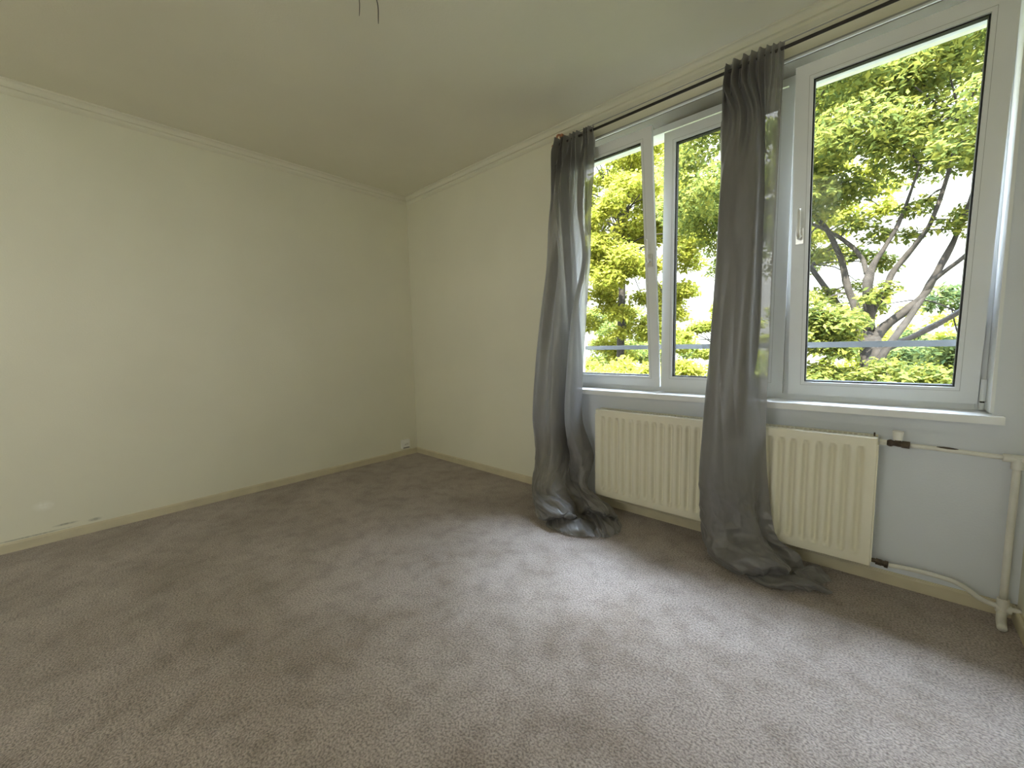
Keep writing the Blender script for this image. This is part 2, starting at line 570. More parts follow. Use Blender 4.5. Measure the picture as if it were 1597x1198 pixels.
# deeper outer part of the fixed frame
boxes('outer_frame', strips(OZ0 + 0.001, OZ1 - 0.001, OX0 + 0.001, OX1 - 0.001, 0.036, FY + 0.0705, FY + 0.10) + [(3.145, 3.205, FY + 0.0705, FY + 0.10, OZ0 + 0.037, OZ1 - 0.037)],
      M_upvc, win, bevel=0.003)
# lining strips round the recess edge
boxes('reveal_lining', [(OX1 - 0.006, OX1 + 0.004, -0.006, FY, OZ0 + 0.016, OZ1)], M_upvc, win, bevel=0.002)
boxes('cover_strip', [(OX1 - 0.030, OX1 - 0.0065, FY - 0.014, FY, OZ0 + 0.016, OZ1 - 0.01)], M_upvc, win, bevel=0.003)
boxes('head_bead', [(OX0, OX1, -0.006, 0.004, OZ1 - 0.001, OZ1 + 0.007)], M_upvc, win, bevel=0.002)
hs = boxes('head_soffit_shade', [(OX0 + 0.001, OX1 - 0.007, 0.0045, FY - 0.0002, OZ1 - 0.004, OZ1 - 0.0003)], M_soffit_shade, win)
hs['label'] = 'underside of the lintel with its shade put into the taupe colour'
boxes('head_gap', [(OX0, OX1, -0.0025, -0.0002, OZ1 + 0.0072, OZ1 + 0.017)], M_seam, win)
boxes('window_sill', [(1.79, 3.887, -0.052, FY + 0.01, OZ0 - 0.022, OZ0 + 0.008)], M_sill, win, bevel=0.004, segs=3)

SZ0, SZ1, SD = 0.812, 2.318, 0.062          # sash bottom, top, depth
def sash(x0, x1, handle_x=None, hinge_x=None, tilt=0.0, label=None):
    """built closed (inner face at y = .108), then tilted inwards about its bottom edge"""
    y0, y1 = 0.108, 0.108 + 0.022
    w = 0.066
    bm = bmesh.new()
    # mitred frame: outer flange and thicker core seen as one piece
    def ring(xo0, xo1, zo0, zo1, ww, ya, yb):
        o = [(xo0, zo0), (xo1, zo0), (xo1, zo1), (xo0, zo1)]
        i_ = [(xo0 + ww, zo0 + ww), (xo1 - ww, zo0 + ww), (xo1 - ww, zo1 - ww), (xo0 + ww, zo1 - ww)]
        v = {}
        for k in range(4):
            for nm, q in (('o', o), ('i', i_)):
                v[nm, k, 0] = bm.verts.new((q[k][0], ya, q[k][1]))
                v[nm, k, 1] = bm.verts.new((q[k][0], yb, q[k][1]))
        for k in range(4):
            j = (k + 1) % 4
            bm.faces.new((v['o', k, 0], v['o', j, 0], v['i', j, 0], v['i', k, 0]))
            bm.faces.new((v['o', k, 1], v['i', k, 1], v['i', j, 1], v['o', j, 1]))
            bm.faces.new((v['o', k, 0], v['o', k, 1], v['o', j, 1], v['o', j, 0]))
            bm.faces.new((v['i', k, 0], v['i', j, 0], v['i', j, 1], v['i', k, 1]))
    ring(x0, x1, SZ0, SZ1, w, y0, y1)
    body = new_obj('sash', bm, M_upvc, None, bevel=0.003)
    bm = bmesh.new()
    c = 0.018
    ring(x0 + c, x1 - c, SZ0 + c, SZ1 - c, w - c - 0.004, y1 + 0.0003, y0 + SD)
    kids = [new_obj('sash_core', bm, M_upvc, None, bevel=0.002)]
    gx0, gx1, gz0, gz1 = x0 + w, x1 - w, SZ0 + w, SZ1 - w
    # fine groove round the bead on the room side
    bm = bmesh.new()
    ring(gx0 - 0.0145, gx1 + 0.0145, gz0 - 0.0145, gz1 + 0.0145, 0.0012, y0 - 0.0004, y0 + 0.001)
    kids.append(new_obj('bead_groove', bm, M_seam, None))
    bm = bmesh.new()
    ring(gx0 - 0.003, gx1 + 0.003, gz0 - 0.003, gz1 + 0.003, 0.0085, y0 + 0.014, y0 + 0.044)
    kids.append(new_obj('gasket', bm, M_dark, None))
    kids.append(boxes('glass_pane', [(gx0 + 0.004, gx1 - 0.004, y0 + 0.022, y0 + 0.038, gz0 + 0.004, gz1 - 0.004)], M_glass))
    if handle_x is not None:
        hz = 1.585
        bm = bmesh.new()
        box(bm, handle_x - 0.015, handle_x + 0.015, y0 - 0.012, y0 - 0.0002, hz - 0.036, hz + 0.036)
        cyl(bm, (handle_x, y0 - 0.010, hz), (handle_x, y0 - 0.045, hz), 0.011, 0.010)
        hb = new_obj('handle', bm, M_handle, None, bevel=0.003)
        bm = bmesh.new()
        tube(bm, [(handle_x, y0 - 0.040, hz - 0.012), (handle_x, y0 - 0.052, hz - 0.002), (handle_x, y0 - 0.056, hz + 0.03), (handle_x, y0 - 0.052, hz + 0.118)],
             [0.007, 0.008, 0.0075, 0.006], n=12, per=5)
        hl = new_obj('handle_lever', bm, M_handle, None, smooth=True)
        kids.append(hb)
        kids.append(hl)
    if hinge_x is not None:
        bm = bmesh.new()
        cyl(bm, (hinge_x, y0 - 0.003, SZ0 + 0.015), (hinge_x, y0 - 0.003, SZ0 + 0.105), 0.009, n=16)
        cyl(bm, (hinge_x, y0 - 0.003, SZ0 - 0.020), (hinge_x, y0 - 0.003, SZ0 + 0.008), 0.0085, n=16)
        kids.append(new_obj('hinge', bm, M_upvc, None, smooth=True, angle=0.6))
        bm = bmesh.new()
        cyl(bm, (hinge_x, y0 - 0.003, SZ0 + 0.008), (hinge_x, y0 - 0.003, SZ0 + 0.015), 0.0065, n=12)
        kids.append(new_obj('hinge_pin', bm, M_dark, None))
    bpy.context.view_layer.update()
    for k in kids:
        k.parent = body
    pv = Vector((0, y1, SZ0))
    body.matrix_world = Matrix.Translation(pv) @ Matrix.Rotation(tilt, 4, 'X') @ Matrix.Translation(-pv)
    bpy.context.view_layer.update()
    mw = body.matrix_world.copy()
    body.parent = win
    body.matrix_parent_inverse = win.matrix_world.inverted()
    body.matrix_world = mw
    if label:
        body['label'] = label
    return body
TILT = math.radians(6.3)
sash(1.862, 2.516, handle_x=2.485, tilt=TILT, label='left sash tilted inwards at the top')
sash(2.524, 3.164, label='closed middle sash half behind a curtain')
sash(3.188, 3.834, handle_x=3.221, hinge_x=3.846, tilt=TILT, label='right sash tilted inwards, with handle and corner hinge')

# unseen window behind the camera, added to brighten the left wall
w2_ = bpy.data.objects.new('window_2_added', None)
COL.objects.link(w2_)
w2_.location = (XR, (BY0 + BY1) / 2, BZ0)
struct(w2_, 'white window added in the right wall for fill light, out of view behind the camera', 'window')
bpy.context.view_layer.update()
YM = (BY0 + BY1) / 2
boxes('window_frame', [(XR + 0.08, XR + 0.14, BY0, BY0 + 0.07, BZ0, BZ1), (XR + 0.08, XR + 0.14, BY1 - 0.07, BY1, BZ0, BZ1), (XR + 0.08, XR + 0.14, BY0 + 0.07, BY1 - 0.07, BZ0, BZ0 + 0.07),
                       (XR + 0.08, XR + 0.14, BY0 + 0.07, BY1 - 0.07, BZ1 - 0.07, BZ1), (XR + 0.08, XR + 0.14, YM - 0.05, YM + 0.05, BZ0 + 0.07, BZ1 - 0.07)], M_upvc, w2_, bevel=0.004)
for ya, yb in ((BY0 + 0.07, YM - 0.05), (YM + 0.05, BY1 - 0.07)):
    boxes('glass_pane', [(XR + 0.107, XR + 0.113, ya, yb, BZ0 + 0.07, BZ1 - 0.07)], M_glass, w2_)

w3_ = bpy.data.objects.new('window_3_added', None)  # second unseen window, added for front light on the window wall
COL.objects.link(w3_)
w3_.location = ((BX0 + BX1) / 2, YB, BZ0)
struct(w3_, 'white window added in the back wall for fill light, out of view behind the camera', 'window')
bpy.context.view_layer.update()
boxes('window_frame', strips(BZ0, BZ1, BX0, BX1, 0.07, YB - 0.14, YB - 0.08), M_upvc, w3_, bevel=0.004)
boxes('glass_pane', [(BX0 + 0.07, BX1 - 0.07, YB - 0.112, YB - 0.106, BZ0 + 0.07, BZ1 - 0.07)], M_glass, w3_)

# ------------------------------------------------------------------ safety rail outside
sr = thing('safety_rail', (2.845, WT + 0.03, 1.04), 'grey metal safety rail running outside across all three window lights', 'rail')
boxes('rail_bar', [(1.72, 3.97, WT + 0.02, WT + 0.05, 1.042, 1.072)], M_rail, sr, bevel=0.004)
for x in (1.74, 3.94):
    boxes('rail_bracket', [(x - 0.012, x + 0.012, WT - 0.01, WT + 0.0195, 1.035, 1.080)], M_rail, sr, bevel=0.003)

# ------------------------------------------------------------------ radiator
rad = thing('radiator', (2.86, -0.07, 0.10), 'long ivory ribbed panel radiator on the wall under the window, partly behind a curtain', 'radiator')
RX0, RX1, RZ0, RZ1, RYF = 2.186, 3.543, 0.100, 0.668, -0.112
def rad_panel():
    nf = 27
    m0, mz = 0.030, 0.042
    pitch = (RX1 - RX0 - 2 * m0) / nf
    xs = [RX0, RX0 + 0.004, RX0 + m0 * 0.8]
    ds = [0.006, 0.0, 0.0]
    for i in range(nf):
        c = RX0 + m0 + pitch * (i + 0.5)
        for f, d in ((-0.40, 0.0), (-0.30, 0.002), (-0.20, 0.009), (-0.11, 0.020), (-0.04, 0.023), (0.04, 0.023), (0.11, 0.020), (0.20, 0.009), (0.30, 0.002), (0.40, 0.0)):
            xs.append(c + f * pitch)
            ds.append(-d)
    xs += [RX1 - m0 * 0.8, RX1 - 0.004, RX1]
    ds += [0.0, 0.0, 0.006]
    zs = [RZ0, RZ0 + 0.004, RZ0 + mz * 0.75, RZ0 + mz, RZ0 + mz + 0.012, RZ0 + mz + 0.026, RZ1 - mz - 0.026, RZ1 - mz - 0.012, RZ1 - mz, RZ1 - mz * 0.75, RZ1 - 0.004, RZ1]
    ws = [0, 0, 0, 0.0, 0.55, 1, 1, 0.55, 0.0, 0, 0, 0]
    es = [0.006, 0, 0, 0, 0, 0, 0, 0, 0, 0, 0, 0.006]
    bm = bmesh.new()
    G = []
    for z, w, e in zip(zs, ws, es):
        row = []
        for x, d in zip(xs, ds):
            inward = -d if d <= 0 else 0          # groove depth
            y = RYF + (0.014 - inward) * (0.0) + inward * w + max(d, 0) + e
            row.append(bm.verts.new((x, y, z)))
        G.append(row)
    for i in range(len(zs) - 1):
        for j in range(len(xs) - 1):
            bm.faces.new((G[i][j], G[i][j + 1], G[i + 1][j + 1], G[i + 1][j]))
    # rim back to a rear edge
    rim = [G[0][j] for j in range(len(xs))] + [G[i][-1] for i in range(1, len(zs))] + [G[-1][j] for j in range(len(xs) - 2, -1, -1)] + [G[i][0] for i in range(len(zs) - 2, 0, -1)]
    back = [bm.verts.new((v.co.x, RYF + 0.026, v.co.z)) for v in rim]
    n = len(rim)
    for k in range(n):
        bm.faces.new((rim[k], back[k], back[(k + 1) % n], rim[(k + 1) % n]))
    bm.faces.new(back)
    return bm
new_obj('front_panel', rad_panel(), M_rad, rad, smooth=True, angle=0.7)
boxes('back_panel', [(RX0, RX1, -0.040, -0.026, RZ0, RZ1)], M_rad, rad, bevel=0.004)
boxes('side_cover', [(RX1 - 0.002, RX1 + 0.003, RYF + 0.004, -0.026, RZ0 + 0.02, RZ1 - 0.03)], M_rad, rad, bevel=0.001)
boxes('side_cover', [(RX0 - 0.003, RX0 + 0.002, RYF + 0.004, -0.026, RZ0 + 0.02, RZ1 - 0.03)], M_rad, rad, bevel=0.001)
# top grille
g = [(RX0, RX1, RYF + 0.026, RYF + 0.031, RZ1 - 0.006, RZ1), (RX0, RX1, -0.045, -0.040, RZ1 - 0.006, RZ1)]
x = RX0 + 0.01
while x < RX1 - 0.012:
    g.append((x, x + 0.006, RYF + 0.031, -0.045, RZ1 - 0.005, RZ1 - 0.001))
    x += 0.018
boxes('top_grille', g, M_rad, rad)
for x in (2.35, 3.38):
    boxes('wall_bracket', [(x - 0.015, x + 0.015, -0.026, 0.0, RZ0 + 0.08, RZ1 - 0.08)], M_rad, rad)
# heat cost meter in the middle of the front
hm = boxes('heat_meter', [(2.847, 2.879, RYF - 0.024, RYF - 0.0004, 0.458, 0.560)], M_meter, rad, bevel=0.005, segs=3)
hm['label'] = 'grey heat meter clipped on the radiator front'
boxes('meter_window', [(2.853, 2.873, RYF - 0.0255, RYF - 0.024, 0.520, 0.548)], M_dark, hm)
# upper valve at the right end
VY, VZ = -0.060, 0.643
bm = bmesh.new()
cyl(bm, (3.546, VY, VZ), (3.570, VY, VZ), 0.013, n=6)
new_obj('end_nipple', bm, M_pipe, rad, bevel=0.002)
bm = bmesh.new()
tube(bm, [(3.570, VY, VZ), (3.576, VY, VZ), (3.584, VY, VZ), (3.592, VY, VZ), (3.604, VY, VZ), (3.618, VY, VZ - 0.001), (3.622, VY, VZ - 0.001)],
     [0.010, 0.014, 0.015, 0.011, 0.013, 0.012, 0.010], n=12, per=4, wob=0.15)
cyl(bm, (3.616, VY, VZ - 0.001), (3.640, VY, VZ - 0.002), 0.0165, n=6)
cyl(bm, (3.604, VY, VZ), (3.604, VY, VZ + 0.018), 0.010, n=12)
vb = new_obj('valve_body', bm, M_valve, rad, smooth=True, angle=0.5)
vb['label'] = 'dark tarnished metal valve'
bm = bmesh.new()
cyl(bm, (3.603, VY, VZ + 0.016), (3.603, VY, VZ + 0.054), 0.0145, 0.0180, n=24)
kn = new_obj('valve_knob', bm, M_knobw, vb, bevel=0.003, smooth=True, angle=0.6)
kn['label'] = 'white plastic valve knob'
# air vent screw stub near the top right
bm = bmesh.new()
cyl(bm, (3.530, -0.075, RZ1), (3.530, -0.075, RZ1 + 0.016), 0.003, n=10)
new_obj('vent_screw', bm, M_valve, rad)
# lower return fitting
bm = bmesh.new()
cyl(bm, (3.546, -0.060, 0.112), (3.562, -0.060, 0.112), 0.009, n=12)
cyl(bm, (3.560, -0.060, 0.111), (3.580, -0.060, 0.109), 0.0145, n=6)
cyl(bm, (3.580, -0.060, 0.109), (3.596, -0.060, 0.108), 0.0120, n=12)
cyl(bm, (3.588, -0.060, 0.108), (3.600, -0.060, 0.107), 0.0160, n=6)
rf = new_obj('return_fitting', bm, M_valve, rad, smooth=True, angle=0.5)
rf['label'] = 'dark metal return fitting'

# ------------------------------------------------------------------ heating pipes
pp = thing('heating_pipe', (3.922, -0.06, 0), 'off-white painted heating pipes with riser in the right corner by the radiator', 'pipe')
PR = 0.0105
bm = bmesh.new()
tube(bm, [(3.641, VY, VZ - 0.002), (3.72, VY, VZ - 0.003), (3.80, VY, VZ - 0.006), (3.90, VY, VZ - 0.009)], 0.0092, per=3)
sp = new_obj('supply_pipe', bm, M_pipe, pp, smooth=True)
bm = bmesh.new()
tube(bm, [(3.716, VY - 0.002, VZ + 0.0022), (3.745, VY - 0.002, VZ + 0.0018), (3.775, VY - 0.002, VZ + 0.0002)], [0.004, 0.0062, 0.004], per=4)
ps = new_obj('bare_patch', bm, M_valve, sp, smooth=True)
ps['label'] = 'dark strip where the paint is gone'
bm = bmesh.new()
tube(bm, [(3.922, VY, 0.085), (3.922, VY, 0.30), (3.923, VY, 0.50), (3.924, VY, 0.600)], 0.0108, per=3)
new_obj('riser_pipe', bm, M_pipe, pp, smooth=True)
bm = bmesh.new()
cyl(bm, (3.888, VY, VZ - 0.009), (3.946, VY, VZ - 0.010), 0.0150, n=20)
cyl(bm, (3.924, VY, 0.595), (3.924, VY, VZ - 0.004), 0.0160, n=20)
cyl(bm, (3.924, VY, VZ - 0.009), (XR, VY, VZ - 0.010), 0.0115, n=20)
new_obj('elbow_joint', bm, M_pipe, pp, smooth=True, angle=0.5)
bm = bmesh.new()
tube(bm, [(3.601, VY, 0.107), (3.65, VY, 0.112), (3.71, VY, 0.114), (3.765, VY, 0.112), (3.805, VY, 0.104), (3.835, VY, 0.088), (3.862, VY, 0.068), (3.895, VY, 0.058), (3.93, VY, 0.056), (XR, VY, 0.055)],
     0.0092, per=5)
new_obj('return_pipe', bm, M_pipe, pp, smooth=True)
bm = bmesh.new()
cyl(bm, (3.922, VY, 0.034), (3.922, VY, 0.090), 0.0165, n=20)
cyl(bm, (3.904, VY, 0.052), (3.944, VY, 0.052), 0.0150, n=20)
new_obj('tee_joint', bm, M_pipe, pp, smooth=True, angle=0.5)
bm = bmesh.new()
tube(bm, [(3.921, VY - 0.004, 0.040), (3.919, VY - 0.014, 0.024), (3.916, VY - 0.036, 0.016), (3.911, VY - 0.088, 0.015)], [0.0135, 0.014, 0.014, 0.0135], per=4)
new_obj('drain_stub', bm, M_pipe, pp, smooth=True)

# ------------------------------------------------------------------ curtain rod
RODY, RODZ = -0.100, 2.391
cr_t = thing('curtain_rod', (2.85, RODY, RODZ), 'thin dark curtain rod running above the windows with a copper coloured left end', 'curtain rod')
bm = bmesh.new()
cyl(bm, (1.885, RODY, RODZ), (3.95, RODY, RODZ), 0.0075, n=16)
new_obj('rod', bm, M_rod, cr_t, smooth=True, angle=0.6)
bm = bmesh.new()
cyl(bm, (1.862, RODY, RODZ), (1.885, RODY, RODZ), 0.013, n=20)
fin = new_obj('finial', bm, M_copper, cr_t, bevel=0.003, smooth=True, angle=0.6)
for x in (1.895, 3.925):
    bm = bmesh.new()
    box(bm, x - 0.010, x + 0.010, -0.056, -0.0005, 2.452, 2.478)
    tube(bm, [(x, -0.052, 2.465), (x, -0.078, 2.463), (x, -0.098, 2.445), (x, RODY, RODZ + 0.006)], 0.007, per=5)
    b_ = new_obj('rod_bracket', bm, M_copper, cr_t, bevel=0.0)
# thin guide wire above the rod
bm = bmesh.new()
tube(bm, [(1.90, -0.030, 2.462), (2.9, -0.030, 2.458), (3.95, -0.030, 2.462)], 0.0028, n=8, per=3)
for x in (1.93, 3.92):
    cyl(bm, (x, -0.030, 2.462), (x, 0.0, 2.462), 0.003, n=8)
gw = new_obj('guide_wire', bm, M_seam, cr_t)

# ------------------------------------------------------------------ curtains
def smooth_interp(keys, vals, t):
    """Catmull-Rom through numpy vals at keys"""
    k = int(np.clip(np.searchsorted(keys, t) - 1, 0, len(keys) - 2))
    h = keys[k + 1] - keys[k]
    s = (t - keys[k]) / h
    p1, p2 = vals[k], vals[k + 1]
    m1 = (vals[k + 1] - vals[k - 1]) / (keys[k + 1] - keys[k - 1]) * h if k > 0 else (p2 - p1)
    m2 = (vals[k + 2] - vals[k]) / (keys[k + 2] - keys[k]) * h if k + 2 < len(keys) else (p2 - p1)
    s2, s3 = s * s, s ** 3
    return (2 * s3 - 3 * s2 + 1) * p1 + (s3 - 2 * s2 + s) * m1 + (-2 * s3 + 3 * s2) * p2 + (s3 - s2) * m2

NC = 73      # control points across
def section(pts, pleat=0.0, npl=8, phase=0.0, jitter=0.0, seed=0):
    """pts: list of (x, y, z) across the cloth -> NC points, with fine pleats added across"""
    pts = np.array(pts, float)
    d = np.r_[0, np.cumsum(np.linalg.norm(np.diff(pts, axis=0), axis=1) + 1e-6)]
    d /= d[-1]
    out = np.array([smooth_interp(d, pts, t) for t in np.linspace(0, 1, NC)])
    if pleat:
        rs = np.random.default_rng(seed)
        ph = np.linspace(0, 1, NC)
        ph = ph + jitter * np.interp(ph, np.linspace(0, 1, 9), rs.normal(0, 1, 9) / npl)
        out[:, 1] += pleat * np.sin(2 * math.pi * npl * ph + phase) * (1 + 0.3 * np.interp(np.linspace(0, 1, NC), np.linspace(0, 1, 7), rs.normal(0, 1, 7)))
    return out

def curtain(name, keys, NU, NV, wr, seed, m=M_fabric):
    ks = np.array([k for k, _ in keys], float)
    C = np.array([c for _, c in keys])                      # (K, NC, 3)
    V = np.linspace(ks[0], ks[-1], NV)
    us = np.linspace(0, 1, NU)
    uk = np.linspace(0, 1, NC)
    P = np.zeros((NV, NU, 3))
    for i, v in enumerate(V):
        sec = smooth_interp(ks, C, v)
        P[i] = np.array([smooth_interp(uk, sec, u) for u in us])
    # wrinkles along the surface normal
    du = np.gradient(P, axis=1)
    dv = np.gradient(P, axis=0)
    n = np.cross(du, dv)
    n /= np.linalg.norm(n, axis=2, keepdims=True) + 1e-9
    wd = 1.25                                                # cloth width in metres, for even wrinkle sizes
    for i in range(NV):
        v = V[i]
        low = min(1.0, max(0.0, (v - 1.95) / 0.45))          # crumpled towards the pooled end
        hang = 0.35 + 0.65 * min(1.0, v / 1.2)
        for j in range(NU):
            u = us[j] * wd
            q = Vector((u * 9.0, v * 1.1, seed))
            qc = Vector((u * 8.0 + 0.8 * v, v * 8.0 - 1.5 * u, seed + 7))
            r1 = 1 - 2.4 * abs(noise.noise(q))
            a = wr[0] * hang * r1
            if low > 0:
                d_ = noise.voronoi(qc)[0]
                d2 = noise.voronoi(qc * 2.3)[0]
                a += wr[1] * low * ((d_[1] - d_[0]) * 1.3 - 0.4 + 0.35 * (d2[1] - d2[0]))
            P[i, j] += n[i, j] * a
    P[:, :, 2] = np.maximum(P[:, :, 2], 0.004 + 0.002 * np.abs(np.sin(np.arange(NU) * 0.3))[None, :])
    me = bpy.data.meshes.new(name)
    idx = np.arange(NV * NU).reshape(NV, NU)
    F = np.stack([idx[:-1, :-1], idx[1:, :-1], idx[1:, 1:], idx[:-1, 1:]], -1).reshape(-1, 4)
    me.from_pydata(P.reshape(-1, 3).tolist(), [], F.tolist())
    me.polygons.foreach_set('use_smooth', [True] * len(me.polygons))
    me.materials.append(m)
    o = bpy.data.objects.new(name, me)
    COL.objects.link(o)
    return o

def S_(z0, z1, xl, xr, fy, y0):
    """cross-section from (fraction, depth) pairs between xl and xr; z runs z0 -> z1 left to right"""
    return [(xl + (xr - xl) * f, y0 + y * (1.35 if y < 0 else 1.1), z0 + (z1 - z0) * f) for f, y in fy]

flat = [(k / 8, 0.0) for k in range(9)]
head = [(0, .016), (.38, .022), (.74, .016), (.40, .008), (0, .002), (.35, -.014), (.70, -.014), (.85, -.006), (1, 0)]
# ---- left curtain
A = [
    (0.00, section(S_(2.425, 2.418, 1.897, 2.172, flat, -0.100), 0.024, 10, 0.3, 0.5, 3)),
    (0.035, section(S_(2.39, 2.385, 1.897, 2.172, flat, -0.103), 0.028, 10, 0.3, 0.5, 3)),
    (0.10, section(S_(2.33, 2.32, 1.885, 2.182, flat, -0.108), 0.032, 10, 0.1, 0.5, 3)),
    (0.24, section(S_(2.19, 2.17, 1.866, 2.186, [(0, .02), (.10, -.03), (.22, .02), (.30, -.04), (.42, .04), (.55, .02), (.72, .015), (.75, -.035), (.86, -.03), (.83, .01), (1.0, .0)], -0.115), 0.016, 10, 0.0, 0.5, 3)),
    (0.50, section(S_(1.93, 1.92, 1.840, 2.166, [(0, .02), (.10, -.03), (.22, -.01), (.34, -.05), (.44, .04), (.56, .02), (.76, .015), (.78, -.035), (.90, -.03), (.87, .01), (1.0, .0)], -0.12), 0.005, 9)),
    (0.80, section(S_(1.63, 1.62, 1.810, 2.174, [(0, .02), (.10, -.03), (.22, -.045), (.30, .00), (.42, -.04), (.52, .04), (.66, .02), (.84, .02), (.85, -.025), (1.0, -.04), (.93, .02)], -0.125), 0.0, 9)),
    (1.15, section(S_(1.30, 1.29, 1.778, 2.132, [(0, .03), (.06, -.02), (.22, -.055), (.34, -.01), (.45, -.05), (.60, -.045), (.63, .02), (.68, .075), (.75, .05), (.80, -.03), (.95, -.045), (.99, .03)], -0.148), 0.0, 9)),
    (1.50, section(S_(0.95, 0.94, 1.752, 2.106, [(0, .04), (.03, -.02), (.20, -.06), (.38, -.035), (.57, -.065), (.65, -.03), (.66, .04), (.70, .09), (.76, .03), (.80, -.035), (.95, -.045), (1.0, .04)], -0.165), 0.0, 9)),
    (1.85, section(S_(0.60, 0.59, 1.730, 2.096, [(0, .05), (.02, -.02), (.18, -.07), (.38, -.045), (.58, -.075), (.67, -.05), (.68, .03), (.71, .09), (.76, .03), (.80, -.04), (.95, -.045), (1.0, .05)], -0.172), 0.0, 9)),
    (2.12, section([(1.722, -.10, .33), (1.735, -.17, .33), (1.80, -.235, .33), (1.88, -.24, .33), (1.955, -.29, .335), (1.99, -.23, .34), (1.985, -.10, .34), (2.02, -.11, .34), (2.04, -.20, .34), (2.12, -.19, .34), (2.155, -.08, .34)])),
    (2.30, section([(1.77, -.16, .15), (1.80, -.28, .14), (1.87, -.36, .135), (1.96, -.37, .14), (2.03, -.39, .15), (2.06, -.30, .17), (2.03, -.16, .17), (2.09, -.15, .17), (2.13, -.21, .17), (2.16, -.20, .16), (2.17, -.16, .15)])),
    (2.40, section([(1.88, -.30, .05), (1.92, -.42, .06), (2.00, -.48, .085), (2.07, -.47, .11), (2.13, -.46, .13), (2.16, -.36, .10), (2.10, -.24, .08), (2.17, -.21, .10), (2.22, -.28, .12), (2.30, -.25, .10), (2.32, -.13, .07)])),
    (2.46, section([(1.98, -.42, .02), (2.02, -.50, .03), (2.09, -.53, .05), (2.16, -.52, .085), (2.21, -.50, .10), (2.22, -.42, .05), (2.16, -.30, .03), (2.23, -.28, .07), (2.28, -.34, .10), (2.37, -.31, .08), (2.38, -.19, .03)])),
    (2.52, section([(2.00, -.38, .012), (2.05, -.44, .02), (2.11, -.45, .03), (2.17, -.44, .05), (2.22, -.41, .05), (2.24, -.34, .02), (2.20, -.26, .012), (2.25, -.24, .03), (2.30, -.27, .05), (2.36, -.26, .04), (2.37, -.17, .012)])),
    (2.60, section([(2.06, -.46, .006), (2.09, -.516, .006), (2.16, -.53, .010), (2.25, -.525, .022), (2.32, -.50, .035), (2.37, -.44, .010), (2.32, -.37, .006), (2.38, -.40, .022), (2.43, -.42, .028), (2.45, -.32, .012), (2.42, -.21, .006)])),
    (2.64, section([(2.07, -.48, .005), (2.10, -.53, .005), (2.17, -.545, .006), (2.27, -.54, .008), (2.35, -.51, .010), (2.41, -.45, .006), (2.34, -.40, .006), (2.40, -.44, .008), (2.445, -.45, .010), (2.475, -.34, .006), (2.44, -.23, .005)])),
]
c1 = curtain('curtain', A, 280, 420, (0.0030, 0.030), 1.0)
tag(c1, 'grey curtain at the left end of the window, nearest the room corner', 'curtain', 'grey curtains hanging from the rod')

